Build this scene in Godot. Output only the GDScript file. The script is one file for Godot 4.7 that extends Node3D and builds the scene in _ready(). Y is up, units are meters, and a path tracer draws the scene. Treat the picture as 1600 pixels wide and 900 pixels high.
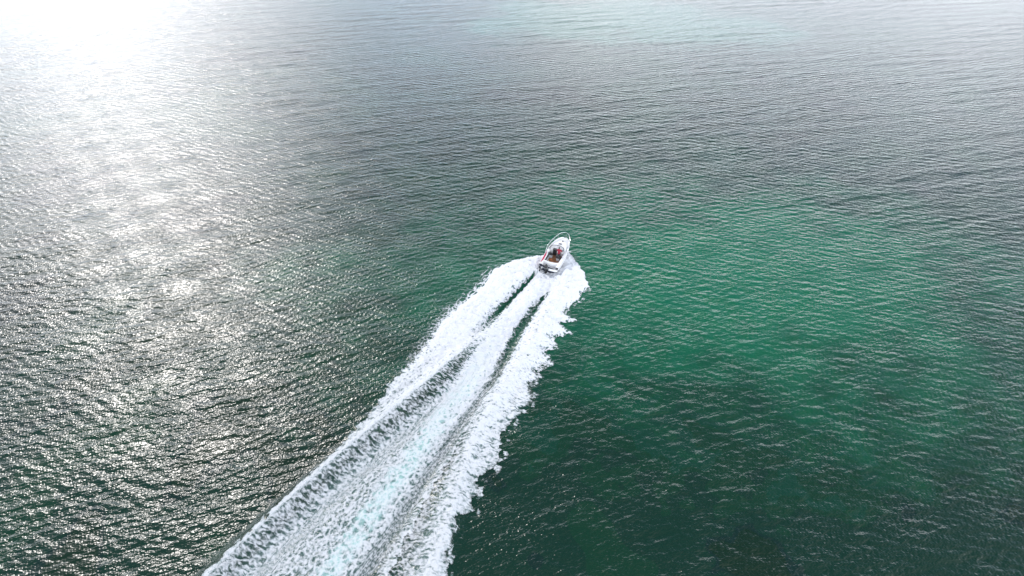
extends Node3D
# A white motor boat speeding away over green sea water, seen from a helicopter.

const SUN_AZ := -36.0      # degrees, from straight ahead, negative = left
const SUN_EL := 37.0
const STERN := Vector2(4.38, -60.38)      # x, z of the stern on the water
const AFT := Vector2(-0.40974, 0.91220)   # along the wake, away from the boat
const STBD := Vector2(0.91220, 0.40974)   # across the wake, to starboard
const S0 := -8.0
const S1 := 60.0
const DS := 0.1
const TILE := 20.0

var cur := {}                             # wake curves sampled along s
var turb := FastNoiseLite.new()
var fine := FastNoiseLite.new()
var cell := FastNoiseLite.new()
var patch := FastNoiseLite.new()
var wkx := PackedFloat32Array()
var wkz := PackedFloat32Array()
var wam := PackedFloat32Array()
var wph := PackedFloat32Array()
var wln := PackedFloat32Array()


func _ready():
	camera_sky_sun()
	make_noises()
	make_waves()
	make_curves()
	make_water()
	make_foam()
	make_boat()
	make_person()


# ------------------------------------------------------------------ camera, sky, sun
func camera_sky_sun():
	var cam := Camera3D.new()
	cam.name = "camera"
	cam.fov = 50.0
	cam.near = 0.5
	cam.far = 60000.0
	add_child(cam)
	cam.position = Vector3(0, 43, 0)
	cam.rotation_degrees = Vector3(-37, 0, 0)
	cam.current = true

	var to_sun := Vector3(sin(deg_to_rad(SUN_AZ)) * cos(deg_to_rad(SUN_EL)), sin(deg_to_rad(SUN_EL)), -cos(deg_to_rad(SUN_AZ)) * cos(deg_to_rad(SUN_EL)))
	var sun := DirectionalLight3D.new()
	sun.name = "sun"
	sun.light_energy = 1.05
	sun.light_color = Color(1.0, 0.975, 0.955)
	sun.light_angular_distance = 4.0
	sun.shadow_enabled = true
	add_child(sun)
	sun.look_at_from_position(to_sun * 100.0, Vector3.ZERO, Vector3.UP)

	var e := Environment.new()
	e.background_mode = Environment.BG_SKY
	e.tonemap_mode = Environment.TONE_MAPPER_LINEAR
	e.tonemap_exposure = 1.0
	e.sdfgi_enabled = true
	e.ssao_enabled = true
	e.ssil_enabled = true
	var sky := Sky.new()
	var sm := PanoramaSkyMaterial.new()
	sm.panorama = ImageTexture.create_from_image(sky_image(to_sun))
	sky.sky_material = sm
	e.sky = sky
	var we := WorldEnvironment.new()
	we.name = "world_environment"
	we.environment = e
	add_child(we)


func sky_image(to_sun: Vector3) -> Image:
	var w := 1024
	var h := 512
	var n := FastNoiseLite.new()
	n.seed = 11
	n.noise_type = FastNoiseLite.TYPE_SIMPLEX_SMOOTH
	n.fractal_type = FastNoiseLite.FRACTAL_FBM
	n.fractal_octaves = 5
	n.frequency = 0.55
	var data := PackedFloat32Array()
	data.resize(w * h * 3)
	var zen := Vector3(0.07, 0.16, 0.34)
	var hor := Vector3(4.5, 4.6, 4.85)
	for j in h:
		var el: float = (0.5 - (j + 0.5) / h) * PI
		var y: float = sin(el)
		var c: float = cos(el)
		for i in w:
			var at: int = (j * w + i) * 3
			if y < 0.0:
				data[at] = 0.05
				data[at + 1] = 0.08
				data[at + 2] = 0.08
				continue
			var az: float = ((i + 0.5) / w - 0.5) * TAU
			var d := Vector3(sin(az) * c, y, -cos(az) * c)
			var cs: float = d.dot(to_sun)
			var ang: float = acos(clampf(cs, -1, 1))
			var col := zen + (hor - zen) * pow(1.0 - y, 2.7)
			var daz: float = wrapf(az - deg_to_rad(SUN_AZ + 8.0), -PI, PI)
			col *= 1.0 + 0.75 * exp(-pow(daz / 0.75, 2.0)) * pow(1.0 - y, 2.0)
			var glow: float = exp(-pow(ang / 0.78, 1.5))
			# broken cloud: pale and grey patches with blue between them
			var p := d / (y + 0.30)
			var v: float = n.get_noise_2d(p.x, p.z)
			col *= Vector3(1.0, 1.0, 1.0).lerp(Vector3(0.62, 0.80, 1.0), smoothstep(0.05, -0.35, v))
			col *= 1.0 + 0.55 * smoothstep(-0.05, 0.40, v)
			# one bright cumulus low in the right half of the sky
			var ca: float = Vector2((az - 0.46) / 0.16, (el - 0.28) / 0.10).length() + 0.6 * v
			col *= 1.0 + 0.8 * smoothstep(1.1, 0.5, ca)
			col += Vector3(1.0, 0.98, 0.96) * (glow * 2.3 + 0.8 * exp(-ang / 0.2))
			data[at] = col.x
			data[at + 1] = col.y
			data[at + 2] = col.z
	return Image.create_from_data(w, h, false, Image.FORMAT_RGBF, data.to_byte_array())


# ------------------------------------------------------------------ noises and waves
func make_noises():
	turb.seed = 3
	turb.noise_type = FastNoiseLite.TYPE_SIMPLEX_SMOOTH
	turb.fractal_type = FastNoiseLite.FRACTAL_FBM
	turb.fractal_octaves = 4
	turb.frequency = 0.45
	fine.seed = 8
	fine.noise_type = FastNoiseLite.TYPE_SIMPLEX_SMOOTH
	fine.fractal_type = FastNoiseLite.FRACTAL_FBM
	fine.fractal_octaves = 2
	fine.frequency = 2.2
	cell.seed = 5
	cell.noise_type = FastNoiseLite.TYPE_CELLULAR
	cell.cellular_return_type = FastNoiseLite.RETURN_DISTANCE2_SUB
	cell.cellular_distance_function = FastNoiseLite.DISTANCE_EUCLIDEAN
	cell.fractal_type = FastNoiseLite.FRACTAL_NONE
	cell.frequency = 1.0
	patch.seed = 21
	patch.noise_type = FastNoiseLite.TYPE_SIMPLEX_SMOOTH
	patch.fractal_type = FastNoiseLite.FRACTAL_FBM
	patch.fractal_octaves = 3
	patch.frequency = 0.018


func make_waves():
	var rng := RandomNumberGenerator.new()
	rng.seed = 77
	var n := 30
	for i in n:
		var lam: float = 0.95 * pow(9.5, pow(float(i) / (n - 1), 1.7))
		lam *= rng.randf_range(0.92, 1.08)
		# waves run mostly towards the camera, crests rising a little to the right
		var a: float = deg_to_rad(13.0) + rng.randfn(0.0, 0.19)
		var k: float = TAU / lam
		wkx.append(sin(a) * k)
		wkz.append(cos(a) * k)
		wln.append(lam)
		var slope: float = 0.021 * pow(lam / 1.3, -0.9)
		wam.append(slope / k)
		wph.append(rng.randf() * TAU)


func lookup(name: String, s: float) -> float:
	var a: PackedFloat32Array = cur[name]
	return a[clampi(int((s - S0) / DS), 0, a.size() - 1)]


func curve(name: String, pts: Array):
	var a := PackedFloat32Array()
	var n := int((S1 - S0) / DS) + 1
	a.resize(n)
	var k := 0
	for i in n:
		var s: float = S0 + i * DS
		while k < pts.size() - 2 and s > pts[k + 1][0]:
			k += 1
		var p: Array = pts[k]
		var q: Array = pts[k + 1]
		a[i] = lerpf(p[1], q[1], clampf((s - p[0]) / (q[0] - p[0]), 0, 1))
	cur[name] = a


func make_curves():
	# offsets across the wake (metres, starboard positive) against the distance behind the stern
	curve("left_outer", [[-3.2, -1.1], [-2.5, -2.4], [-0.2, -4.9], [2.3, -6.2], [5.6, -5.9], [8.4, -6.2], [10.5, -6.7], [13.7, -7.0], [15.7, -6.7], [18, -6.8], [20.5, -6.7], [22.7, -7.1], [25.2, -6.7], [28.6, -6.7], [31.8, -6.8], [35.1, -7.1], [38.2, -7.5], [41.2, -7.9], [44.6, -8.3], [60, -10.8]])
	curve("trough_left", [[-3, -1.1], [0.5, -1.5], [5.4, -2.2], [8.7, -2.75], [12.1, -3.05], [16, -2.9], [17, -2.9]])
	curve("ridge", [[-3, -0.9], [0.5, -1.1], [7.4, -1.6], [12.3, -1.9], [15.2, -2.5], [17.4, -2.9], [23, -3.9], [24.8, -4.3], [31.1, -5.8], [36.7, -6.9], [41.7, -7.7], [44.6, -8.1], [60, -10.5]])
	curve("wash_right", [[-1, 0.9], [1, 0.9], [3.7, 1.2], [6.7, 0.75], [10.8, 0.35], [13, 0.55], [18.2, 1.2], [21.6, 1.2], [26, 0.8], [30, 0.7], [40, 0.5], [60, 0.5]])
	curve("trough_right", [[-1, 1.1], [2.1, 1.7], [6.7, 1.7], [11, 1.8], [14, 2.1], [17.5, 2.4], [24, 2.4], [29, 2.4], [32.5, 2.5], [36, 2.9], [39.3, 3.3], [60, 5.5]])
	curve("crest_right", [[-4, 1.0], [0, 2.2], [4.9, 2.9], [10.7, 3.4], [16, 3.4], [20.4, 3.2], [24.9, 3.2], [28.3, 3.8], [31.4, 4.4], [34.1, 5.2], [35.9, 5.6], [38, 6.2], [60, 10.5]])
	curve("right_outer", [[-4.6, 1.0], [-2.7, 3.0], [-0.4, 4.5], [1.0, 5.3], [3.9, 4.8], [6.6, 3.9], [7.2, 5.3], [8.4, 4.2], [9.5, 5.8], [11, 4.5], [12.4, 5.6], [13, 4.3], [14.8, 5.9], [16.3, 4.7], [16.8, 5.5], [18.3, 4.8], [19.1, 5.9], [20.7, 5.8], [22.4, 5.8], [24.1, 5.2], [25, 5.5], [27.6, 6.2], [29.7, 5.6], [30.8, 6.0], [31.5, 5.6], [32.4, 6.6], [33.7, 5.8], [34.2, 6.1], [36.2, 6.2], [37.5, 6.9], [60, 11]])


func gauss(x: float) -> float:
	return exp(-x * x)


# height of the water that the boat has thrown up or pressed down
func wake_height(s: float, t: float) -> float:
	if s < -4.0 or s > S1 or absf(t) > 13.0:
		return 0.0
	var lo := lookup("left_outer", s)
	var t1 := lookup("trough_left", s)
	var rg := lookup("ridge", s)
	var wr := lookup("wash_right", s)
	var t2 := lookup("trough_right", s)
	var cr := lookup("crest_right", s)
	var ro := lookup("right_outer", s)
	var h := 0.0
	var ar: float = 0.75 * smoothstep(6.0, 26.0, s)
	var d: float = t - rg
	h += ar * gauss(d / (0.7 if d < 0.0 else 1.1))
	h -= 0.25 * ar * gauss((d - 2.4) / 1.0)
	var near: float = smoothstep(-3.5, 0.5, s)
	var al: float = near * (0.30 * smoothstep(30.0, 10.0, s))
	h += al * smoothstep(lo - 0.2, lo + 1.2, t) * smoothstep(t1 + 0.3, t1 - 0.9, t)
	if s > 0.0 and s < 17.0:
		h -= 0.35 * smoothstep(0.0, 2.0, s) * smoothstep(17.0, 9.0, s) * gauss((t - 0.5 * (t1 + rg)) / 0.6)
	h -= 0.40 * gauss((s - 0.6) / 1.6) * gauss(t / 1.0)
	h += 0.30 * gauss((s - 6.0) / 4.0) * gauss(t / 0.8)
	h -= 0.28 * smoothstep(1.0, 6.0, s) * gauss((t - 0.5 * (wr + t2)) / 0.75)
	d = t - cr
	h += 0.55 * smoothstep(2.0, 20.0, s) * gauss(d / (0.9 if d > 0.0 else 1.3))
	h += near * 0.32 * smoothstep(24.0, 8.0, s) * smoothstep(ro + 0.2, ro - 1.2, t) * smoothstep(t2 - 0.3, t2 + 0.9, t)
	return h


func local_of(x: float, z: float) -> Vector2:
	var p := Vector2(x, z) - STERN
	return Vector2(p.dot(AFT), p.dot(STBD))


func sea_height(x: float, z: float, spacing: float) -> float:
	var h := 0.0
	for i in wkx.size():
		var q: float = wln[i] / spacing
		if q > 2.5:
			h += wam[i] * clampf((q - 2.5) / 2.0, 0.0, 1.0) * sin(wkx[i] * x + wkz[i] * z + wph[i])
	var pa: float = 1.0 + 0.9 * patch.get_noise_2d(x, z)
	h *= pa
	var l := local_of(x, z)
	if l.x > -4.0 and l.x < S1 and absf(l.y) < 13.0:
		var inside: float = smoothstep(-4.0, 0.0, l.x) * smoothstep(8.0, 5.0, absf(l.y))
		h = h * (1.0 - 0.6 * inside) + wake_height(l.x, l.y)
	return h


# ------------------------------------------------------------------ water
func ripple_normal() -> ImageTexture:
	var n := 1024
	var rng := RandomNumberGenerator.new()
	rng.seed = 5
	var hx := PackedFloat32Array()
	var hz := PackedFloat32Array()
	hx.resize(n * n)
	hz.resize(n * n)
	var si := PackedFloat32Array()
	var co := PackedFloat32Array()
	si.resize(n)
	co.resize(n)
	for i in n:
		si[i] = sin(TAU * i / n)
		co[i] = cos(TAU * i / n)
	var count := 72
	for k in count:
		var lam: float = 0.13 * pow(12.0, pow(float(k) / (count - 1), 0.95))
		var a: float = deg_to_rad(13.0) + (rng.randfn(0.0, 0.95) if k < 36 else rng.randfn(0.0, 0.55))
		var m: int = roundi(sin(a) * TILE / lam)
		var l: int = roundi(cos(a) * TILE / lam)
		var slope: float = 0.033 * lerpf(1.25, 0.62, float(k) / count)
		var kk: float = sqrt(float(m * m + l * l))
		var fx: float = slope * m / kk
		var fz: float = slope * l / kk
		var ph: int = rng.randi() % n
		for j in n:
			var base: int = j * n
			var off: int = ph + l * j
			for i in n:
				var v: float = co[(m * i + off) & 1023]
				hx[base + i] += fx * v
				hz[base + i] += fz * v
	var bytes := PackedByteArray()
	bytes.resize(n * n * 3)
	for i in n * n:
		# gusts: the ripples come in stronger and calmer patches
		var u: int = i & 1023
		var v: int = i >> 10
		var g: float = 1.0 + 0.13 * (co[(u + 2 * v + 300) & 1023] + co[(3 * v - 2 * u + 77) & 1023] + co[(3 * u + v + 610) & 1023])
		var x: float = -hx[i] * g
		var z: float = hz[i] * g
		var q: float = 127.5 / sqrt(x * x + z * z + 1.0)
		bytes[i * 3] = int(127.5 + x * q)
		bytes[i * 3 + 1] = int(127.5 + z * q)
		bytes[i * 3 + 2] = int(127.5 + q)
	return ImageTexture.create_from_image(Image.create_from_data(n, n, false, Image.FORMAT_RGB8, bytes))


# colour of the water body: deep green, with a stronger green in one broad, ragged patch
func water_color(x: float, z: float) -> Color:
	var v: float = patch.get_noise_2d(x * 0.9 + 70.0, z * 0.9)
	var w: float = patch.get_noise_2d(x * 3.0, z * 3.0 + 300.0)
	var u: float = patch.get_noise_2d(x * 9.0 + 90.0, z * 9.0)
	var d: float = Vector2((x - 22.0) / 32.0, (z + 60.0) / 21.0).length()
	var green_patch: float = smoothstep(1.7, 0.1, d + 0.40 * v + 0.5 * w + 0.3 * u)
	var far: float = Vector2((x - 34.0) / 44.0, (z + 178.0) / 26.0).length()
	var shoal: float = smoothstep(1.2, 0.5, far + 0.8 * v + 0.5 * w + 0.2 * u)
	var c := Color(0.0006, 0.0105, 0.0058).lerp(Color(0.0020, 0.080, 0.037), clampf(0.90 * green_patch + 0.08 + 0.1 * v + 0.12 * w, 0, 1))
	return c.lerp(Color(0.024, 0.12, 0.085), 0.45 * shoal)


func make_water():
	var half := deg_to_rad(64.0)
	var da := 0.0022
	var cols := int(2.0 * half / da) + 1
	var rad := PackedFloat32Array()
	var r := 14.0
	while r < 320.0:
		rad.append(r)
		r += maxf(0.11, r * 0.0030)
	var rows := rad.size()
	var pos := PackedVector3Array()
	var nor := PackedVector3Array()
	var uvs := PackedVector2Array()
	var cls := PackedColorArray()
	pos.resize(rows * cols)
	nor.resize(rows * cols)
	uvs.resize(rows * cols)
	cls.resize(rows * cols)
	for j in rows:
		var rr: float = rad[j]
		var sp: float = maxf(rr * da, maxf(0.11, rr * 0.0030))
		var fade: float = smoothstep(320.0, 280.0, rr)
		for i in cols:
			var a: float = -half + i * da
			var x: float = sin(a) * rr
			var z: float = -cos(a) * rr
			pos[j * cols + i] = Vector3(x, sea_height(x, z, sp) * fade, z)
			uvs[j * cols + i] = Vector2(x + 0.35 * z + 2.2 * patch.get_noise_2d(x * 0.5, z * 0.5), z - 0.2 * x + 2.2 * patch.get_noise_2d(x * 0.5 + 500.0, z * 0.5)) / TILE
			cls[j * cols + i] = water_color(x, z)
	for j in rows:
		var j0: int = maxi(j - 1, 0) * cols
		var j1: int = mini(j + 1, rows - 1) * cols
		for i in cols:
			var tx: Vector3 = pos[j * cols + mini(i + 1, cols - 1)] - pos[j * cols + maxi(i - 1, 0)]
			var tz: Vector3 = pos[j1 + i] - pos[j0 + i]
			nor[j * cols + i] = tx.cross(tz).normalized()
	var idx := PackedInt32Array()
	idx.resize((rows - 1) * (cols - 1) * 6)
	var k := 0
	for j in rows - 1:
		for i in cols - 1:
			var a: int = j * cols + i
			idx[k] = a
			idx[k + 1] = a + cols
			idx[k + 2] = a + 1
			idx[k + 3] = a + 1
			idx[k + 4] = a + cols
			idx[k + 5] = a + cols + 1
			k += 6
	var mesh := ArrayMesh.new()
	commit(mesh, pos, nor, uvs, cls, idx)
	# the sea all round, out to the horizon
	var st := SurfaceTool.new()
	st.begin(Mesh.PRIMITIVE_TRIANGLES)
	var rings := [0.0, 14.0, 60.0, 160.0, 320.0, 700.0, 1600.0, 4000.0, 10000.0, 24000.0]
	var seg := 90
	for q in rings.size() - 1:
		for i in seg:
			var a0: float = -PI + TAU * i / seg
			var a1: float = -PI + TAU * (i + 1) / seg
			var am: float = 0.5 * (a0 + a1)
			if q >= 1 and q <= 3 and absf(am) < deg_to_rad(63.0):
				continue
			var c := [Vector3(sin(a0) * rings[q], 0, -cos(a0) * rings[q]), Vector3(sin(a0) * rings[q + 1], 0, -cos(a0) * rings[q + 1]), Vector3(sin(a1) * rings[q], 0, -cos(a1) * rings[q]), Vector3(sin(a1) * rings[q + 1], 0, -cos(a1) * rings[q + 1])]
			for v in [0, 1, 2, 2, 1, 3]:
				var p: Vector3 = c[v]
				st.set_normal(Vector3.UP)
				st.set_color(water_color(p.x, p.z))
				st.set_uv(Vector2(p.x + 0.35 * p.z, p.z - 0.2 * p.x) / TILE)
				st.add_vertex(p)
	st.commit(mesh)
	var m := StandardMaterial3D.new()
	m.resource_name = "sea_water"
	m.vertex_color_use_as_albedo = true
	m.roughness = 0.27
	m.metallic_specular = 0.365
	m.normal_enabled = true
	m.normal_texture = ripple_normal()
	m.normal_scale = 1.0
	mesh.surface_set_material(0, m)
	mesh.surface_set_material(1, m)
	var o := MeshInstance3D.new()
	o.name = "water"
	o.mesh = mesh
	o.set_meta("kind", "structure")
	add_child(o)


func commit(mesh: ArrayMesh, pos: PackedVector3Array, nor: PackedVector3Array, uvs: PackedVector2Array, cls: PackedColorArray, idx: PackedInt32Array):
	var arr := []
	arr.resize(Mesh.ARRAY_MAX)
	arr[Mesh.ARRAY_VERTEX] = pos
	arr[Mesh.ARRAY_NORMAL] = nor
	arr[Mesh.ARRAY_TEX_UV] = uvs
	if cls.size():
		arr[Mesh.ARRAY_COLOR] = cls
	arr[Mesh.ARRAY_INDEX] = idx
	mesh.add_surface_from_arrays(Mesh.PRIMITIVE_TRIANGLES, arr)


# ------------------------------------------------------------------ foam
const FT0 := -12.0
const FT1 := 11.0
const FS0 := -5.0


func foam_density(s: float, t: float, e: float) -> Vector2:
	# (how much of the surface foam covers, share of bubbly turquoise water in it); e is an edge noise
	var lo: float = lookup("left_outer", s) + 0.40 * e
	var t1: float = lookup("trough_left", s) + 0.15 * e
	var rg: float = lookup("ridge", s)
	var wr: float = lookup("wash_right", s) + 0.15 * e
	var t2: float = lookup("trough_right", s) + 0.30 * e
	var cr := lookup("crest_right", s)
	var ro: float = lookup("right_outer", s) + 0.22 * e + 0.55 * turb.get_noise_2d(s * 0.8 + 17.0, 3.0)
	var d := 0.0
	var q := 0.0
	if t < lo or t > ro:
		# a little torn spray just outside
		var out: float = (lo - t) if t < lo else (t - ro)
		var reach: float = 1.3 if t < lo else 0.8
		return Vector2((0.36 * smoothstep(26.0, 10.0, s) + (0.55 * smoothstep(0.05, 0.6, e) if t > 0.0 else 0.0)) * smoothstep(reach, 0.0, out) * smoothstep(0.0, 5.0, s), 0.0)
	var old: float = smoothstep(8.0, 36.0, s)      # foam thins out with age
	if s < 17.0 and t < t1:
		d = 1.15 - 0.75 * smoothstep(t1 - 0.8, t1 + 0.1, t) * smoothstep(0.6, 2.5, s) * smoothstep(17.0, 12.0, s)
	elif t < rg:
		if s < 17.0:
			var clear: float = smoothstep(0.2, 1.6, s) * smoothstep(17.0, 8.0, s)
			var mid: float = absf(t - 0.5 * (t1 + rg)) / maxf(0.5 * (rg - t1), 0.1)
			d = 0.85 - clear * (0.90 - 0.45 * pow(mid, 2.0))
		else:
			d = lerpf(1.0, 0.55, old) + 0.35 * smoothstep(rg - 0.45, rg, t)
	elif t < wr:
		var face: float = smoothstep(12.0, 18.0, s)
		var u: float = t - rg
		var wl: float = -1.5 - 0.3 * old
		var core: float = smoothstep(wl - 0.5, wl + 0.4, t)
		d = lerpf(1.1, 0.52, old) * core
		q = 0.9 * smoothstep(7.0, 24.0, s) * smoothstep(wl - 0.1, wl + 1.0, t + 0.35 * e) * smoothstep(wr + 0.1, wr - 1.0, t + 0.35 * e)
		var lace: float = lerpf(0.36, 0.44, smoothstep(1.0, 2.6, u)) + 0.02 * old
		lace -= 0.26 * gauss((u - 1.0) / 0.6) * (1.0 - 0.5 * old)
		var inner: float = lerpf(0.95, lace, face)
		inner = maxf(inner, 0.95 * gauss(u / 0.28) * smoothstep(6.0, 12.0, s))
		d = maxf(d, inner)
	elif t < t2:
		var clear2: float = smoothstep(2.0, 6.0, s)
		var mid2: float = absf(t - 0.5 * (wr + t2)) / maxf(0.5 * (t2 - wr), 0.1)
		d = 0.9 - clear2 * lerpf(0.85, 0.62, smoothstep(15.0, 22.0, s)) * (1.0 - 0.7 * pow(mid2, 3.0))
	elif t < cr:
		var u2: float = (t - t2) / maxf(cr - t2, 0.1)
		d = lerpf(0.72, 1.0, u2)
		d = lerpf(d, lerpf(0.24, 0.78, u2 * u2), smoothstep(15.0, 30.0, s))
	else:
		var u3: float = (t - cr) / maxf(ro - cr, 0.1)
		d = 1.1 - 0.42 * old - 0.28 * u3 * smoothstep(2.0, 14.0, s) + 0.25 * gauss((t - cr) / 0.35) * old
	# torn edges
	d *= smoothstep(lo, lo + 0.55, t) * 0.5 + 0.5
	d *= smoothstep(ro, ro - 0.45, t) * 0.45 + 0.55
	return Vector2(d, q)


func make_foam():
	var w := 2048
	var h := 1024
	var rgba := PackedByteArray()
	rgba.resize(w * h * 4)
	var hgt := PackedByteArray()
	hgt.resize(w * h)
	for i in w:
		var s: float = FS0 + (S1 - FS0) * (i + 0.5) / w
		var near: float = smoothstep(14.0, 2.0, s)
		var ss: float = s * lerpf(1.0, 0.40, smoothstep(20.0, 3.0, s))
		for j in h:
			var t: float = FT0 + (FT1 - FT0) * (j + 0.5) / h
			var at: int = j * w + i
			if t < lookup("left_outer", s) - 1.6 or t > lookup("right_outer", s) + 1.4:
				rgba[at * 4] = 214
				rgba[at * 4 + 1] = 216
				rgba[at * 4 + 2] = 217
				continue
			var e: float = turb.get_noise_2d(s * 2.2, t * 2.2)
			var dq := foam_density(s, t, e * 1.6)
			# lace: threads of foam round open holes, drawn out across the wake on the wave faces
			var e2: float = turb.get_noise_2d(s * 1.7 + 40.0, t * 1.7)
			var wx: float = ss + 0.30 * e
			var wy: float = t + 0.25 * e2
			var ur: float = t - lookup("ridge", s)
			var stretch: float = smoothstep(13.0, 22.0, s) * maxf(smoothstep(1.0, 2.2, t), smoothstep(-0.2, 0.3, ur) * smoothstep(3.4, 2.2, ur))
			var c1: float = cell.get_noise_2d(wx * lerpf(1.7, 2.8, stretch) + 0.5 * stretch * wy, wy * lerpf(2.2, 0.75, stretch)) + 1.0
			var c2: float = cell.get_noise_2d(wx * lerpf(4.6, 6.0, stretch) + 31.0, wy * lerpf(5.0, 2.0, stretch)) + 1.0
			var f: float = fine.get_noise_2d(ss * lerpf(1.3, 0.5, near), t * 1.2)
			var hole: float = clampf(0.66 * minf(c1 * 1.3, 1.0) + 0.42 * minf(c2 * 1.3, 1.0) + 0.40 * f, 0.0, 1.3)
			var soft: float = lerpf(0.34, 0.50, smoothstep(4.0, 25.0, s))
			var cov: float = smoothstep(-soft, soft, dq.x - hole)
			cov *= smoothstep(0.0, 0.15, dq.x) * lerpf(1.0, 0.84, smoothstep(8.0, 34.0, s))
			# bubbles hanging in the water under the foam
			var aer: float = clampf(0.22 * smoothstep(0.15, 0.5, dq.x) + 0.95 * dq.y * clampf(0.75 + 1.3 * e2, 0.0, 1.2), 0.0, 0.95)
			aer *= 0.85 + 0.3 * f
			var al: float = cov + (1.0 - cov) * aer
			var q: float = 0.0 if al < 0.01 else (1.0 - cov) * aer / al
			q = clampf(q + 0.08 * dq.y, 0.0, 1.0)
			rgba[at * 4] = int(lerpf(190.0, 128.0, q))
			rgba[at * 4 + 1] = int(lerpf(192.0, 162.0, q))
			rgba[at * 4 + 2] = int(lerpf(195.0, 158.0, q))
			rgba[at * 4 + 3] = int(255.0 * clampf(al, 0.0, 1.0))
			hgt[at] = int(clampf(128.0 + 90.0 * f + 60.0 * e - 70.0 * (hole - 0.4), 0, 255))
	var m := StandardMaterial3D.new()
	m.resource_name = "sea_foam"
	m.albedo_texture = ImageTexture.create_from_image(Image.create_from_data(w, h, false, Image.FORMAT_RGBA8, rgba))
	m.transparency = BaseMaterial3D.TRANSPARENCY_ALPHA
	m.roughness = 0.75
	m.metallic_specular = 0.3
	m.texture_repeat = false
	m.heightmap_enabled = true
	m.heightmap_texture = ImageTexture.create_from_image(Image.create_from_data(w, h, false, Image.FORMAT_L8, hgt))
	m.heightmap_scale = 13.0

	var step := 0.1
	var ns := int((S1 - 0.5 - FS0) / step)
	var nt := int((FT1 - FT0) / step)
	var pos := PackedVector3Array()
	var nor := PackedVector3Array()
	var uvs := PackedVector2Array()
	pos.resize((ns + 1) * (nt + 1))
	nor.resize(pos.size())
	uvs.resize(pos.size())
	for i in ns + 1:
		var s: float = FS0 + i * step
		var lo: float = lookup("left_outer", s) - 1.5
		var ro: float = lookup("right_outer", s) + 1.3
		for j in nt + 1:
			var t: float = FT0 + j * step
			var p: Vector2 = STERN + AFT * s + STBD * t
			var y := 0.0
			if t > lo - 0.2 and t < ro + 0.2:
				var inside: float = smoothstep(lo + 1.2, lo + 2.6, t) * smoothstep(ro - 1.0, ro - 2.4, t)
				var lump: float = turb.get_noise_2d(s * 2.0, t * 2.0) * 0.16 + fine.get_noise_2d(s * 0.8, t * 0.8) * 0.05
				y = sea_height(p.x, p.y, 0.25) + 0.05 + inside * (0.10 + 1.35 * lump) * lerpf(1.0, 0.45, smoothstep(10.0, 30.0, s))
			pos[i * (nt + 1) + j] = Vector3(p.x, y, p.y)
			uvs[i * (nt + 1) + j] = Vector2((s - FS0) / (S1 - FS0), (t - FT0) / (FT1 - FT0))
	for i in ns + 1:
		for j in nt + 1:
			var ts: Vector3 = pos[mini(i + 1, ns) * (nt + 1) + j] - pos[maxi(i - 1, 0) * (nt + 1) + j]
			var tt: Vector3 = pos[i * (nt + 1) + mini(j + 1, nt)] - pos[i * (nt + 1) + maxi(j - 1, 0)]
			nor[i * (nt + 1) + j] = ts.cross(tt).normalized()
	var idx := PackedInt32Array()
	for i in ns:
		var s: float = FS0 + i * step
		var lo: float = lookup("left_outer", s) - 1.4
		var ro: float = lookup("right_outer", s) + 1.2
		for j in nt:
			var t: float = FT0 + j * step
			if t < lo or t > ro:
				continue
			var a: int = i * (nt + 1) + j
			var b: int = a + nt + 1
			idx.append_array(PackedInt32Array([a, a + 1, b, b, a + 1, b + 1]))
	if nor[ns * (nt + 1) / 2].y < 0.0:
		for i in nor.size():
			nor[i] = -nor[i]
	var mesh := ArrayMesh.new()
	commit(mesh, pos, nor, uvs, PackedColorArray(), idx)
	mesh.surface_set_material(0, m)
	var o := MeshInstance3D.new()
	o.name = "wake_foam"
	o.mesh = mesh
	o.set_meta("kind", "stuff")
	o.set_meta("label", "white churned foam trail spreading behind the motor boat")
	o.set_meta("category", "foam")
	add_child(o)


# ------------------------------------------------------------------ boat
var boat_at: Transform3D


func mat(called: String, c: Color, rough: float, metal := 0.0, spec := 0.5) -> StandardMaterial3D:
	# c is a linear base colour
	var m := StandardMaterial3D.new()
	m.resource_name = called
	m.albedo_color = c.linear_to_srgb()
	m.roughness = rough
	m.metallic = metal
	m.metallic_specular = spec
	return m


func part(called: String, mesh: Mesh, m: Material, parent: Node3D, at := Vector3.ZERO) -> MeshInstance3D:
	var o := MeshInstance3D.new()
	o.name = called
	o.mesh = mesh
	o.material_override = m
	o.position = at
	parent.add_child(o, true)
	return o


func quad(st: SurfaceTool, a: Vector3, b: Vector3, c: Vector3, d: Vector3):
	for v in [a, b, c, a, c, d]:
		st.add_vertex(v)


func sheet(rows: Array, smooth := true) -> ArrayMesh:
	# a surface through rows of points
	var st := SurfaceTool.new()
	st.begin(Mesh.PRIMITIVE_TRIANGLES)
	st.set_smooth_group(0 if smooth else -1)
	for i in rows.size() - 1:
		for j in rows[i].size() - 1:
			quad(st, rows[i][j], rows[i][j + 1], rows[i + 1][j + 1], rows[i + 1][j])
	st.generate_normals()
	return st.commit()


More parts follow.
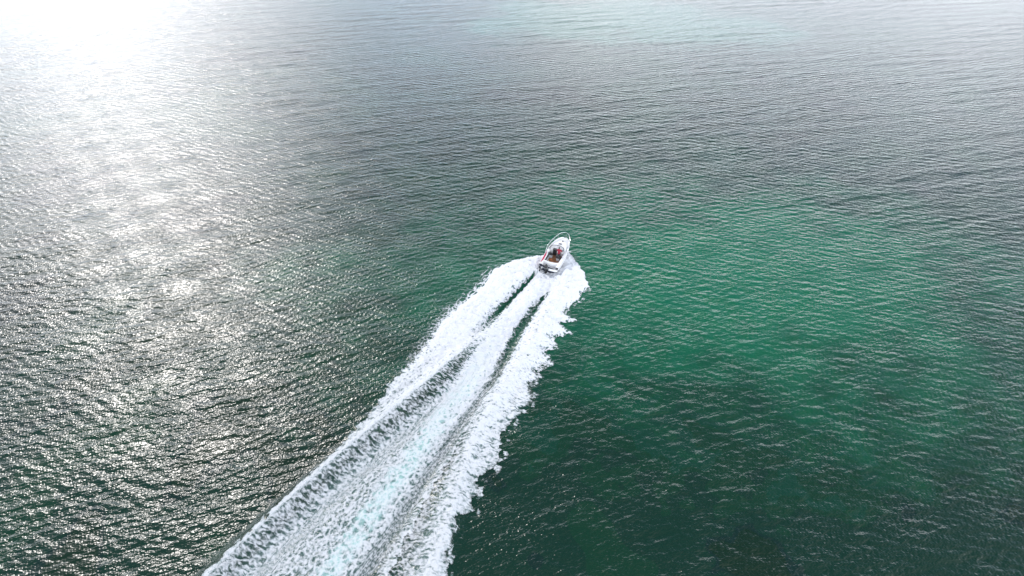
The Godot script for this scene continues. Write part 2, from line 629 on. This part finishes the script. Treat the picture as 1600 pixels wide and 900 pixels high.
func block(size: Vector3, bevel: float) -> ArrayMesh:
	# a box with chamfered edges, standing on its base
	var st := SurfaceTool.new()
	st.begin(Mesh.PRIMITIVE_TRIANGLES)
	st.set_smooth_group(-1)
	var b: float = minf(bevel, 0.45 * minf(size.x, minf(size.y, size.z)))
	var ring := func(y: float, inset: float) -> Array:
		var x: float = size.x / 2 - inset
		var z: float = size.z / 2 - inset
		return [Vector3(-x + b, y, -z), Vector3(x - b, y, -z), Vector3(x, y, -z + b), Vector3(x, y, z - b), Vector3(x - b, y, z), Vector3(-x + b, y, z), Vector3(-x, y, z - b), Vector3(-x, y, -z + b)]
	var rings := [ring.call(0.0, b * 0.5), ring.call(b * 0.5, 0.0), ring.call(size.y - b, 0.0), ring.call(size.y, b)]
	for k in 3:
		for i in 8:
			quad(st, rings[k][i], rings[k + 1][i], rings[k + 1][(i + 1) % 8], rings[k][(i + 1) % 8])
	for i in range(1, 7):
		for v in [rings[3][0], rings[3][i + 1], rings[3][i]]:
			st.add_vertex(v)
		for v in [rings[0][0], rings[0][i], rings[0][i + 1]]:
			st.add_vertex(v)
	st.generate_normals()
	return st.commit()


func tube(pts: Array, r: float, sides := 8) -> ArrayMesh:
	var rows := []
	for i in pts.size():
		var d: Vector3 = (pts[mini(i + 1, pts.size() - 1)] - pts[maxi(i - 1, 0)]).normalized()
		var u: Vector3 = d.cross(Vector3.UP if absf(d.y) < 0.9 else Vector3.RIGHT).normalized()
		var v: Vector3 = d.cross(u)
		var row := []
		for k in sides + 1:
			var a: float = TAU * k / sides
			row.append(pts[i] + (u * cos(a) + v * sin(a)) * r)
		rows.append(row)
	return sheet(rows)


func along(pts: Array, u: float) -> float:
	for k in pts.size() - 1:
		if u <= pts[k + 1][0] or k == pts.size() - 2:
			var f: float = clampf((u - pts[k][0]) / (pts[k + 1][0] - pts[k][0]), 0, 1)
			return lerpf(pts[k][1], pts[k + 1][1], f)
	return 0.0


const BEAM := [[0.0, 1.20], [1.0, 1.25], [2.5, 1.29], [3.8, 1.27], [4.6, 1.19], [5.3, 1.10], [5.9, 0.97], [6.4, 0.80], [6.8, 0.59], [7.05, 0.37], [7.2, 0.06]]
const SHEER := [[0.0, 0.82], [2.0, 0.88], [4.0, 0.98], [6.0, 1.12], [7.2, 1.22]]
const CHINE := [[0.0, 0.06], [3.0, 0.10], [5.0, 0.28], [6.4, 0.60], [7.2, 1.05]]
const KEEL := [[0.0, -0.30], [4.0, -0.28], [5.6, -0.05], [6.6, 0.42], [7.2, 1.00]]
const LENGTH := 7.2


func sheer_point(u: float, side: float, inset := 0.0, up := 0.0) -> Vector3:
	return Vector3(side * maxf(along(BEAM, u) - inset, 0.0), along(SHEER, u) + up, -u)


func side_point(u: float, side: float, f: float, off := 0.0) -> Vector3:
	# f runs from the chine (0) to the sheer (1) over the topsides
	var b: float = along(BEAM, u)
	var c: float = b * lerpf(0.90, 0.55, smoothstep(4.5, 7.2, u))
	var y: float = lerpf(along(CHINE, u), along(SHEER, u), f)
	return Vector3(side * (lerpf(c, b, pow(f, 0.7)) + off), y, -u)


func make_boat():
	var boat := Node3D.new()
	boat.name = "motor_boat"
	boat.set_meta("label", "white motor boat with red side stripe speeding ahead of its foam wake")
	boat.set_meta("category", "boat")
	add_child(boat)
	var b := Basis(Vector3.UP, atan2(-0.40974, 0.91220)) * Basis(Vector3.RIGHT, deg_to_rad(3.5))
	boat_at = Transform3D(b, Vector3(STERN.x, 0.02, STERN.y))
	boat.transform = boat_at * Transform3D(Basis.from_scale(Vector3(1, 1, 0.77)), Vector3.ZERO)

	var gel := mat("white_gelcoat", Color(0.58, 0.58, 0.58), 0.25)
	var navy := mat("navy_antifouling", Color(0.010, 0.014, 0.030), 0.5)
	var red := mat("red_stripe_paint", Color(0.30, 0.010, 0.038), 0.35)
	var black := mat("black_engine_paint", Color(0.012, 0.012, 0.013), 0.3)
	var dark := mat("grey_cabin_lining", Color(0.25, 0.24, 0.23), 0.8)
	var grey := mat("grey_vinyl", Color(0.36, 0.36, 0.37), 0.55)
	var black_vinyl := mat("black_vinyl", Color(0.02, 0.02, 0.022), 0.5)
	var steel := mat("stainless_steel", Color(0.75, 0.75, 0.74), 0.18, 1.0)
	var tan_c := mat("tan_vinyl", Color(0.50, 0.33, 0.20), 0.6)
	var cream := mat("cream_plastic", Color(0.66, 0.58, 0.46), 0.5)
	var teak := mat("teak", Color(0.20, 0.085, 0.038), 0.6)
	var glass := StandardMaterial3D.new()
	glass.resource_name = "tinted_glass"
	glass.albedo_color = Color(0.10, 0.12, 0.12, 0.45)
	glass.transparency = BaseMaterial3D.TRANSPARENCY_ALPHA
	glass.roughness = 0.05
	var nu := 36

	# hull: topsides, bottom, transom
	var rows := []
	for side in [-1.0, 1.0]:
		rows = []
		for i in nu + 1:
			var u: float = LENGTH * i / nu
			var row := []
			for k in 7:
				row.append(side_point(u, side, k / 6.0))
			rows.append(row)
		part("topside", sheet(rows), gel, boat)
		rows = []
		for i in nu + 1:
			var u: float = LENGTH * i / nu
			rows.append([Vector3(0, along(KEEL, u), -u), side_point(u, side, 0.0).lerp(Vector3(0, along(KEEL, u), -u), 0.5), side_point(u, side, 0.0)])
		part("hull_bottom", sheet(rows), navy, boat)
		# rubbing strake
		var pts := []
		for i in nu + 1:
			pts.append(side_point(LENGTH * i / nu, side, 0.97, 0.012))
		part("rubbing_strake", tube(pts, 0.022, 6), grey, boat)
	part("transom", sheet([[side_point(0, -1, 1), side_point(0, -1, 0), Vector3(0, -0.30, 0)], [side_point(0, 1, 1) * Vector3(1, 0.62, 1), side_point(0, 1, 0), Vector3(0, -0.301, 0)]], false), navy, boat)

	# side decks round the cockpit and the engine well
	for side in [-1.0, 1.0]:
		rows = []
		for i in 21:
			var u: float = 4.1 * i / 20.0
			var ins: float = 0.36
			rows.append([sheer_point(u, side, 0.0, 0.0), sheer_point(u, side, 0.04, 0.035), sheer_point(u, side, ins - 0.04, 0.05), sheer_point(u, side, ins, 0.02), Vector3(side * (along(BEAM, u) - ins - 0.01), 0.30, -u)])
		part("side_deck", sheet(rows), gel, boat)
	rows = []
	for i in 25:
		var u: float = lerpf(0.25, 3.4, i / 24.0)
		var w0: float = 0.20 * smoothstep(0.0, 0.3, i / 24.0) * smoothstep(1.05, 0.6, i / 24.0) + 0.03
		rows.append([sheer_point(u, -1.0, 0.05, 0.042), sheer_point(u, -1.0, 0.05 + w0 * 0.5, 0.046), sheer_point(u, -1.0, 0.05 + w0, 0.054)])
	part("deck_stripe", sheet(rows), red, boat).set_meta("label", "red band along the port side deck")
	rows = []
	for i in 25:
		var u: float = lerpf(0.15, 4.0, i / 24.0)
		rows.append([side_point(u, -1.0, 0.60, 0.006), side_point(u, -1.0, 0.90, 0.006)])
	part("side_stripe", sheet(rows), red, boat)
	# foredeck with its crown
	rows = []
	for i in 21:
		var u: float = lerpf(3.75, LENGTH, i / 20.0)
		var row := []
		for k in 13:
			var x: float = -1.0 + k / 6.0
			var bb: float = along(BEAM, u)
			row.append(Vector3(x * bb, along(SHEER, u) + -0.06 * (1.0 if absf(x) < 0.99 else 0.0) + 0.08 * (1.0 - x * x), -u))
		rows.append(row)
	part("foredeck", sheet(rows), gel, boat)
	# raised bulwark rim round the bow
	for side in [-1.0, 1.0]:
		rows = []
		for i in 25:
			var u: float = lerpf(3.9, 7.14, i / 24.0)
			rows.append([sheer_point(u, side, -0.01, 0.0), sheer_point(u, side, 0.0, 0.13), sheer_point(u, side, 0.08, 0.13), sheer_point(u, side, 0.12, -0.06)])
		part("bow_bulwark", sheet(rows), gel, boat)
	# cabin trunk
	rows = []
	for i in 13:
		var u: float = lerpf(3.75, 6.15, i / 12.0)
		var hb: float = (along(BEAM, u) - 0.30) * lerpf(1.0, 0.72, smoothstep(5.2, 6.15, u))
		var top: float = 0.34 * pow(1.0 - i / 12.0, 0.55)
		var y: float = along(SHEER, u) + 0.07
		rows.append([Vector3(-hb, y - 0.05, -u), Vector3(-hb + 0.06, y + top * 0.8, -u), Vector3(-hb * 0.6, y + top, -u), Vector3(0, y + top * 1.08, -u), Vector3(hb * 0.6, y + top, -u), Vector3(hb - 0.06, y + top * 0.8, -u), Vector3(hb, y - 0.05, -u)])
	part("cabin_top", sheet(rows), gel, boat)
	var hatch := part("deck_hatch", block(Vector3(0.5, 0.05, 0.42), 0.02), gel, boat, Vector3(0, 1.36, -5.05))
	part("hatch_glass", block(Vector3(0.40, 0.02, 0.32), 0.008), mat("smoked_acrylic_and_shade", Color(0.10, 0.10, 0.11), 0.15), hatch, Vector3(0, 0.052, 0))
	part("anchor_locker", block(Vector3(0.34, 0.03, 0.28), 0.01), gel, boat, Vector3(0, 1.175, -6.55))
	part("anchor_winch", block(Vector3(0.20, 0.16, 0.24), 0.05), mat("dark_winch", Color(0.07, 0.07, 0.08), 0.4, 0.6), boat, Vector3(0.0, 1.15, -6.2))
	for side in [-1.0, 1.0]:
		for u in [0.5, 6.6]:
			part("cleat", tube([Vector3(0, 0.0, 0), Vector3(0, 0.05, 0), Vector3(0, 0.06, 0.10)], 0.018, 6), steel, boat, sheer_point(u, side, 0.17, 0.05))

	# cockpit: sole boards, bulkhead, dark panel as painted shade in the open cabin doorway
	for k in 12:
		var w := 1.66 / 12.0
		part("floor_board", block(Vector3(w - 0.012, 0.03, 2.75), 0.004), teak, boat, Vector3(-0.83 + w * (k + 0.5), 0.31, -2.35))
	part("cockpit_sole", block(Vector3(1.86, 0.04, 3.0), 0.01), dark, boat, Vector3(0, 0.265, -2.3))
	part("bulkhead", block(Vector3(0.36, 1.02, 0.06), 0.015), gel, boat, Vector3(-0.72, 0.31, -3.78))
	part("bulkhead", block(Vector3(0.92, 1.02, 0.06), 0.015), gel, boat, Vector3(0.44, 0.31, -3.78))
	part("door_frame", block(Vector3(0.07, 1.08, 0.10), 0.02), gel, boat, Vector3(-0.02, 0.31, -3.74))
	part("cabin_interior", sheet([[Vector3(-0.54, 0.31, -3.76), Vector3(-0.02, 0.31, -3.76), Vector3(-0.02, 1.33, -3.76)], [Vector3(-0.54, 0.31, -4.6), Vector3(-0.02, 0.31, -4.6), Vector3(-0.02, 1.2, -4.6)]], false), dark, boat)
	part("cabin_interior", sheet([[Vector3(-0.54, 0.31, -3.76), Vector3(-0.54, 1.33, -3.76)], [Vector3(-0.54, 0.31, -4.6), Vector3(-0.54, 1.2, -4.6)]], false), dark, boat)
	part("cabin_interior", sheet([[Vector3(-0.54, 0.31, -4.55), Vector3(-0.54, 1.2, -4.55)], [Vector3(-0.02, 0.31, -4.55), Vector3(-0.02, 1.2, -4.55)]], false), dark, boat)
	part("doorway_shade", block(Vector3(0.5, 0.86, 0.03), 0.01), mat("smoked_acrylic_and_shade", Color(0.025, 0.025, 0.027), 0.2), boat, Vector3(-0.29, 0.33, -3.66))  # near-black panel: the doorway's shade put into its colour

	# helm
	var helm := part("helm_console", block(Vector3(0.80, 0.30, 0.34), 0.05), gel, boat, Vector3(0.47, 0.98, -3.58))
	part("dashboard", block(Vector3(0.62, 0.03, 0.22), 0.01), black_vinyl, helm, Vector3(0, 0.302, -0.02))
	var ring := []
	for k in 17:
		var a: float = TAU * k / 16.0
		ring.append(Vector3(cos(a) * 0.18, sin(a) * 0.16, sin(a) * -0.08))
	var wheel := part("steering_wheel", tube(ring, 0.016, 6), black_vinyl, boat, Vector3(0.45, 1.22, -3.33))
	for k in 3:
		var a: float = TAU * k / 3.0 + PI / 2
		part("spoke", tube([Vector3.ZERO, Vector3(cos(a) * 0.18, sin(a) * 0.16, sin(a) * -0.08)], 0.012, 6), steel, wheel)
	part("throttle_lever", tube([Vector3.ZERO, Vector3(0, 0.14, -0.05)], 0.018, 6), black_vinyl, boat, Vector3(0.82, 1.2, -3.35))

	# windscreen: panes in a steel frame
	var foot := [Vector3(-0.98, 1.10, -3.45), Vector3(-0.86, 1.32, -4.05), Vector3(-0.30, 1.40, -4.30), Vector3(0.30, 1.40, -4.30), Vector3(0.86, 1.32, -4.05), Vector3(0.98, 1.10, -3.45)]
	var head := []
	for p in foot:
		head.append(Vector3(p.x * 0.93, p.y * 0.55 + 0.98 * 1.0, p.z + 0.30) if absf(p.x) < 0.9 else Vector3(p.x * 0.96, p.y + 0.34, p.z + 0.10))
	var screen := part("windscreen_frame", tube(head, 0.034, 6), mat("dark_frame", Color(0.05, 0.05, 0.055), 0.4), boat)
	for k in 5:
		part("glass_pane", sheet([[foot[k], foot[k + 1]], [head[k], head[k + 1]]], false), glass, screen)
	for k in 6:
		part("frame_post", tube([foot[k], head[k]], 0.014, 6), steel, screen)

	# seats
	for a in [[0.45, -2.55, grey, black_vinyl], [-0.62, -2.95, grey, black_vinyl]]:
		var seat := Node3D.new()
		seat.name = "seat"
		boat.add_child(seat, true)
		seat.position = Vector3(a[0], 0.33, a[1])
		part("seat_base", block(Vector3(0.42, 0.42, 0.36), 0.03), a[2], seat)
		part("seat_cushion", block(Vector3(0.50, 0.12, 0.46), 0.04), a[3], seat, Vector3(0, 0.42, 0))
		part("seat_back", block(Vector3(0.50, 0.34, 0.10), 0.04), a[3], seat, Vector3(0, 0.50, 0.22))
	part("side_locker", block(Vector3(0.16, 0.20, 1.7), 0.03), grey, boat, Vector3(-0.80, 0.34, -1.95))
	for side in [-1.0, 1.0]:
		part("cockpit_side_strip", block(Vector3(0.05, 0.34, 2.5), 0.02), mat("dark_strip", Color(0.035, 0.033, 0.034), 0.7), boat, Vector3(side * 0.885, 0.46, -2.35))  # dark strip set along each inner cockpit side
	part("corner_cushion", block(Vector3(0.34, 0.16, 0.30), 0.05), tan_c, boat, Vector3(0.62, 0.34, -1.22))
	part("folded_seat", block(Vector3(0.42, 0.10, 0.40), 0.03), mat("orange_vinyl", Color(0.30, 0.10, 0.035), 0.6), boat, Vector3(-0.40, 0.34, -2.35))
	part("grab_post", tube([Vector3.ZERO, Vector3(0, 0.55, 0)], 0.03, 8), cream, boat, Vector3(-0.42, 0.33, -1.30))

	# transom wall with its curved coaming, engine well, bathing platforms
	rows = []
	for k in 17:
		var x: float = lerpf(-0.93, 0.93, k / 16.0)
		var zz: float = -1.02 + 0.20 * (1.0 - pow(x / 0.93, 2.0))
		rows.append([Vector3(x, 0.30, zz - 0.16), Vector3(x, 0.84, zz - 0.14), Vector3(x, 0.90, zz - 0.10), Vector3(x, 0.90, zz + 0.06), Vector3(x, 0.84, zz + 0.10), Vector3(x, 0.42, zz + 0.14)])
	part("transom_wall", sheet(rows), gel, boat)
	part("well_floor", block(Vector3(1.72, 0.08, 1.0), 0.02), grey, boat, Vector3(0, 0.36, -0.42))
	part("bathing_platform", block(Vector3(1.10, 0.10, 0.60), 0.05), gel, boat, Vector3(0.62, 0.40, 0.16))
	part("bathing_platform", block(Vector3(0.50, 0.10, 0.50), 0.05), gel, boat, Vector3(-0.95, 0.40, 0.12))
	part("platform_grip", block(Vector3(0.55, 0.015, 0.14), 0.005), mat("green_grip", Color(0.02, 0.06, 0.055), 0.8), boat, Vector3(0.38, 0.502, 0.02))

	# outboard engines
	outboard(boat, Vector3(-0.22, 0.42, 0.22), 1.0, black, mat("engine_trim", Color(0.16, 0.17, 0.17), 0.35, 0.3))
	outboard(boat, Vector3(-0.98, 0.34, 0.40), 0.62, black, mat("engine_trim", Color(0.20, 0.22, 0.22), 0.35, 0.3))

	# bow rail
	for side in [-1.0, 1.0]:
		var pts := []
		pts.append(sheer_point(2.6, side, 0.10, 0.05))
		for i in 22:
			var u: float = lerpf(3.0, 7.2, i / 21.0)
			var up: float = 0.60 * smoothstep(2.6, 3.9, u) + 0.12 * smoothstep(6.0, 7.2, u)
			pts.append(sheer_point(u, side, 0.06, 0.0) + Vector3(side * 0.07, up, -0.22 * smoothstep(5.5, 7.2, u)))
		pts.append(Vector3(0, along(SHEER, LENGTH) + 0.72, -LENGTH - 0.26))
		part("bow_rail", tube(pts, 0.024, 8), steel, boat)
		for u in [3.9, 4.8, 5.7, 6.5]:
			var up2: float = 0.60 * smoothstep(2.6, 3.9, u) + 0.12 * smoothstep(6.0, 7.2, u)
			part("stanchion", tube([sheer_point(u, side, 0.06, 0.05), sheer_point(u, side, 0.06, 0.0) + Vector3(side * 0.07, up2, -0.22 * smoothstep(5.5, 7.2, u))], 0.017, 6), steel, boat)


func outboard(boat: Node3D, at: Vector3, k: float, black: Material, trim: Material):
	var e := Node3D.new()
	e.name = "outboard_engine"
	boat.add_child(e, true)
	e.position = at
	e.scale = Vector3.ONE * k
	# cowling: rounded sections stacked upwards
	var rows := []
	for a in [[0.28, 0.16, 0.24, 0.0], [0.36, 0.20, 0.31, 0.01], [0.52, 0.215, 0.34, 0.02], [0.66, 0.20, 0.32, 0.03], [0.74, 0.15, 0.25, 0.02], [0.77, 0.05, 0.10, 0.0], [0.772, 0.001, 0.001, 0.0]]:
		var row := []
		for i in 17:
			var an: float = TAU * i / 16.0
			row.append(Vector3(cos(an) * a[1], a[0], sin(an) * a[2] + a[3] + 0.18))
		rows.append(row)
	part("cowling", sheet(rows), black, e)
	part("cowling_band", block(Vector3(0.42, 0.05, 0.62), 0.05), trim, e, Vector3(0, 0.30, 0.19))
	part("midsection", block(Vector3(0.20, 0.66, 0.30), 0.06), black, e, Vector3(0, -0.36, 0.14))
	part("mounting_bracket", block(Vector3(0.30, 0.34, 0.16), 0.03), trim, e, Vector3(0, -0.12, -0.10))
	part("cavitation_plate", block(Vector3(0.30, 0.03, 0.46), 0.01), black, e, Vector3(0, -0.38, 0.22))
	part("gearcase", tube([Vector3(0, -0.58, -0.06), Vector3(0, -0.58, 0.1), Vector3(0, -0.58, 0.34)], 0.07, 10), black, e)
	part("skeg", block(Vector3(0.04, 0.30, 0.26), 0.01), black, e, Vector3(0, -0.88, 0.12))
	for i in 3:
		var an: float = TAU * i / 3.0
		var o := part("propeller_blade", sheet([[Vector3(0.03, 0, 0.0), Vector3(-0.03, 0, 0.04)], [Vector3(0.08, 0.11, -0.02), Vector3(-0.07, 0.11, 0.06)], [Vector3(0.04, 0.19, 0.0), Vector3(-0.05, 0.19, 0.05)]]), trim, e, Vector3(0, -0.58, 0.38))
		o.rotation.z = an


# ------------------------------------------------------------------ person at the helm
func sdf_mesh(sts: SurfaceTool, bones: Array, c: float, k: float):
	# smooth union of tapered capsules, meshed as surface nets
	var lo := Vector3.ONE * 1e9
	var hi := -lo
	for b in bones:
		var r: float = maxf(b[2], b[3]) + 3.0 * c
		for q in 2:
			lo = lo.min(b[q] - Vector3.ONE * r)
			hi = hi.max(b[q] + Vector3.ONE * r)
	var n := Vector3i((hi - lo) / c) + Vector3i.ONE * 2
	var f := PackedFloat32Array()
	f.resize(n.x * n.y * n.z)
	f.fill(1.0)
	for b in bones:
		var a: Vector3 = b[0]
		var d: Vector3 = b[1] - a
		var dd: float = maxf(d.length_squared(), 1e-9)
		var r: float = maxf(b[2], b[3]) + k + 2.0 * c
		var i0 := Vector3i((a.min(b[1]) - Vector3.ONE * r - lo) / c).max(Vector3i.ZERO)
		var i1 := Vector3i((a.max(b[1]) + Vector3.ONE * r - lo) / c).min(n - Vector3i.ONE)
		for x in range(i0.x, i1.x + 1):
			for y in range(i0.y, i1.y + 1):
				for z in range(i0.z, i1.z + 1):
					var p: Vector3 = lo + Vector3(x, y, z) * c
					var t: float = clampf((p - a).dot(d) / dd, 0, 1)
					var v: float = (p - a - d * t).length() - lerpf(b[2], b[3], t)
					var at: int = (x * n.y + y) * n.z + z
					var w: float = f[at]
					var h: float = clampf(0.5 + 0.5 * (w - v) / k, 0, 1)
					f[at] = lerpf(w, v, h) - k * h * (1.0 - h)
	var id := PackedInt32Array()
	id.resize(f.size())
	id.fill(-1)
	var vs := PackedVector3Array()
	for x in n.x - 1:
		for y in n.y - 1:
			for z in n.z - 1:
				var s := Vector3.ZERO
				var m := 0
				var base: int = (x * n.y + y) * n.z + z
				if f[base] > 3.0 * c or f[base] < -3.0 * c:
					continue
				for e in 12:
					var ax: int = e / 4
					var u: int = e & 1
					var v: int = (e >> 1) & 1
					var o := Vector3i(0, u, v) if ax == 0 else (Vector3i(u, 0, v) if ax == 1 else Vector3i(u, v, 0))
					var o2 := o + (Vector3i(1, 0, 0) if ax == 0 else (Vector3i(0, 1, 0) if ax == 1 else Vector3i(0, 0, 1)))
					var f0: float = f[base + (o.x * n.y + o.y) * n.z + o.z]
					var f1: float = f[base + (o2.x * n.y + o2.y) * n.z + o2.z]
					if (f0 < 0.0) != (f1 < 0.0):
						s += Vector3(o).lerp(Vector3(o2), f0 / (f0 - f1))
						m += 1
				if m:
					id[base] = vs.size()
					vs.append(lo + (Vector3(x, y, z) + s / m) * c)
	var step := [n.y * n.z, n.z, 1]
	for x in range(1, n.x - 1):
		for y in range(1, n.y - 1):
			for z in range(1, n.z - 1):
				var base: int = (x * n.y + y) * n.z + z
				for ax in 3:
					var f0: float = f[base]
					var f1: float = f[base + step[ax]]
					if (f0 < 0.0) == (f1 < 0.0):
						continue
					var p: int = step[(ax + 1) % 3]
					var q: int = step[(ax + 2) % 3]
					var g := [id[base - p - q], id[base - q], id[base], id[base - p]]
					if g.min() < 0:
						continue
					if f0 > 0.0:
						g.reverse()
					for i in [0, 2, 1, 0, 3, 2]:
						sts.add_vertex(vs[g[i]])


func figure(bones: Array, c: float, k: float, extra := []) -> ArrayMesh:
	var st := SurfaceTool.new()
	st.begin(Mesh.PRIMITIVE_TRIANGLES)
	st.set_smooth_group(0)
	sdf_mesh(st, bones, c, k)
	for e in extra:
		sdf_mesh(st, e, 0.004, 0.006)
	st.generate_normals()
	return st.commit()


func make_person():
	var o := Node3D.new()
	o.name = "person"
	o.set_meta("label", "person in red top and dark trousers standing at the boat's helm")
	o.set_meta("category", "person")
	add_child(o)
	o.transform = boat_at * Transform3D(Basis.IDENTITY, Vector3(0.45, 0.345, -2.28))
	var skin := mat("skin", Color(0.42, 0.22, 0.14), 0.5)
	var red := mat("red_cloth", Color(0.22, 0.006, 0.022), 0.85)
	var dark := mat("dark_cloth", Color(0.014, 0.014, 0.018), 0.85)
	var hair := mat("dark_hair", Color(0.012, 0.010, 0.009), 0.6)
	var hip := Vector3(0, 0.92, 0.02)
	var neck := Vector3(0, 1.44, -0.03)
	var headc := Vector3(0, 1.62, -0.06)
	var body := [
		[hip, Vector3(0, 1.12, 0.01), 0.145, 0.125], [Vector3(0, 1.12, 0.01), Vector3(0, 1.32, -0.01), 0.125, 0.135],
		[Vector3(-0.13, 1.36, -0.02), Vector3(0.13, 1.36, -0.02), 0.075, 0.075], [neck, Vector3(0, 1.52, -0.045), 0.058, 0.055],
		[headc + Vector3(0, 0.03, 0.02), headc + Vector3(0, -0.04, -0.02), 0.098, 0.075], [headc + Vector3(0, -0.01, -0.085), headc + Vector3(0, -0.03, -0.112), 0.012, 0.016],
		[headc + Vector3(-0.092, -0.02, 0.01), headc + Vector3(-0.096, 0.015, 0.015), 0.014, 0.018], [headc + Vector3(0.092, -0.02, 0.01), headc + Vector3(0.096, 0.015, 0.015), 0.014, 0.018]]
	var shirt := [[hip + Vector3(0, 0.02, 0), Vector3(0, 1.12, 0.01), 0.165, 0.15], [Vector3(0, 1.12, 0.01), Vector3(0, 1.32, -0.01), 0.15, 0.16], [Vector3(-0.15, 1.37, -0.02), Vector3(0.15, 1.37, -0.02), 0.09, 0.09], [neck + Vector3(0, -0.03, 0), neck + Vector3(0, 0.01, 0), 0.075, 0.068]]
	var trousers := [[hip + Vector3(-0.07, -0.03, 0), hip + Vector3(0.07, -0.03, 0), 0.135, 0.135]]
	var shoes := []
	var hands := []
	for s in [-1.0, 1.0]:
		var sh := Vector3(s * 0.19, 1.38, -0.02)
		var el := Vector3(s * 0.27, 1.13, -0.12)
		var wr := Vector3(s * 0.185, 1.00, -0.25)
		body.append([sh, el, 0.055, 0.043])
		body.append([el, wr, 0.042, 0.028])
		shirt.append([sh, el, 0.075, 0.062])
		shirt.append([el, el.lerp(wr, 0.75), 0.060, 0.045])
		var kn := Vector3(s * 0.12, 0.49, -0.03)
		var an := Vector3(s * 0.13, 0.09, 0.03)
		body.append([hip + Vector3(s * 0.09, -0.05, 0), kn, 0.085, 0.056])
		body.append([kn, an, 0.056, 0.038])
		body.append([an + Vector3(0, -0.05, 0.03), an + Vector3(s * 0.02, -0.06, -0.16), 0.036, 0.03])
		trousers.append([hip + Vector3(s * 0.09, -0.05, 0), kn, 0.105, 0.078])
		trousers.append([kn, an + Vector3(0, 0.02, 0), 0.076, 0.062])
		shoes.append([an + Vector3(0, -0.045, 0.03), an + Vector3(s * 0.02, -0.052, -0.17), 0.044, 0.040])
		# hand closed round the rim of the wheel
		var fw := Vector3(-s * 0.15, -0.25, -0.95).normalized()
		var up := Vector3(0, 0.95, -0.25).normalized()
		var sd := Vector3(s, 0, 0)
		var pm: Vector3 = wr + fw * 0.045
		var hb := [[wr, pm, 0.026, 0.030], [pm + sd * 0.018, pm + fw * 0.035 + sd * 0.026, 0.018, 0.014], [pm - sd * 0.018, pm + fw * 0.035 - sd * 0.026, 0.018, 0.014]]
		for i in 4:
			var root: Vector3 = pm + fw * 0.038 + sd * (0.027 - 0.018 * i) * 1.0
			var ln: float = [0.030, 0.036, 0.039, 0.036][i]
			var p1: Vector3 = root + fw * ln * 0.8 + up * 0.008
			var p2: Vector3 = p1 - up * ln * 0.75 + fw * 0.006
			var p3: Vector3 = p2 - up * 0.008 - fw * ln * 0.6
			hb.append([root, p1, 0.0092, 0.0086])
			hb.append([p1, p2, 0.0086, 0.008])
			hb.append([p2, p3, 0.008, 0.0072])
		var tb: Vector3 = pm - sd * 0.026 - fw * 0.012
		hb.append([tb, tb - sd * 0.026 + fw * 0.022 - up * 0.01, 0.012, 0.0105])
		hb.append([tb - sd * 0.026 + fw * 0.022 - up * 0.01, tb - sd * 0.018 + fw * 0.052 - up * 0.022, 0.0105, 0.0085])
		hands.append(hb)
	part("body", figure(body, 0.014, 0.03, hands), skin, o)
	part("red_top", figure(shirt, 0.016, 0.035), red, o)
	part("trousers", figure(trousers, 0.016, 0.035), dark, o)
	part("shoe", figure([shoes[0]], 0.012, 0.02), dark, o)
	part("shoe", figure([shoes[1]], 0.012, 0.02), dark, o)
	part("hair", figure([[headc + Vector3(0, 0.055, 0.03), headc + Vector3(0, -0.03, 0.045), 0.095, 0.08], [headc + Vector3(0, 0.075, -0.02), headc + Vector3(0, 0.07, 0.03), 0.078, 0.085]], 0.01, 0.02), hair, o)
	for s in [-1.0, 1.0]:
		part("eye", figure([[headc + Vector3(s * 0.032, 0.0, -0.088), headc + Vector3(s * 0.032, 0.0, -0.086), 0.011, 0.011]], 0.005, 0.004), hair, o)
	part("mouth", figure([[headc + Vector3(-0.02, -0.06, -0.088), headc + Vector3(0.02, -0.06, -0.088), 0.007, 0.007]], 0.004, 0.004), mat("lips", Color(0.30, 0.09, 0.08), 0.5), o)
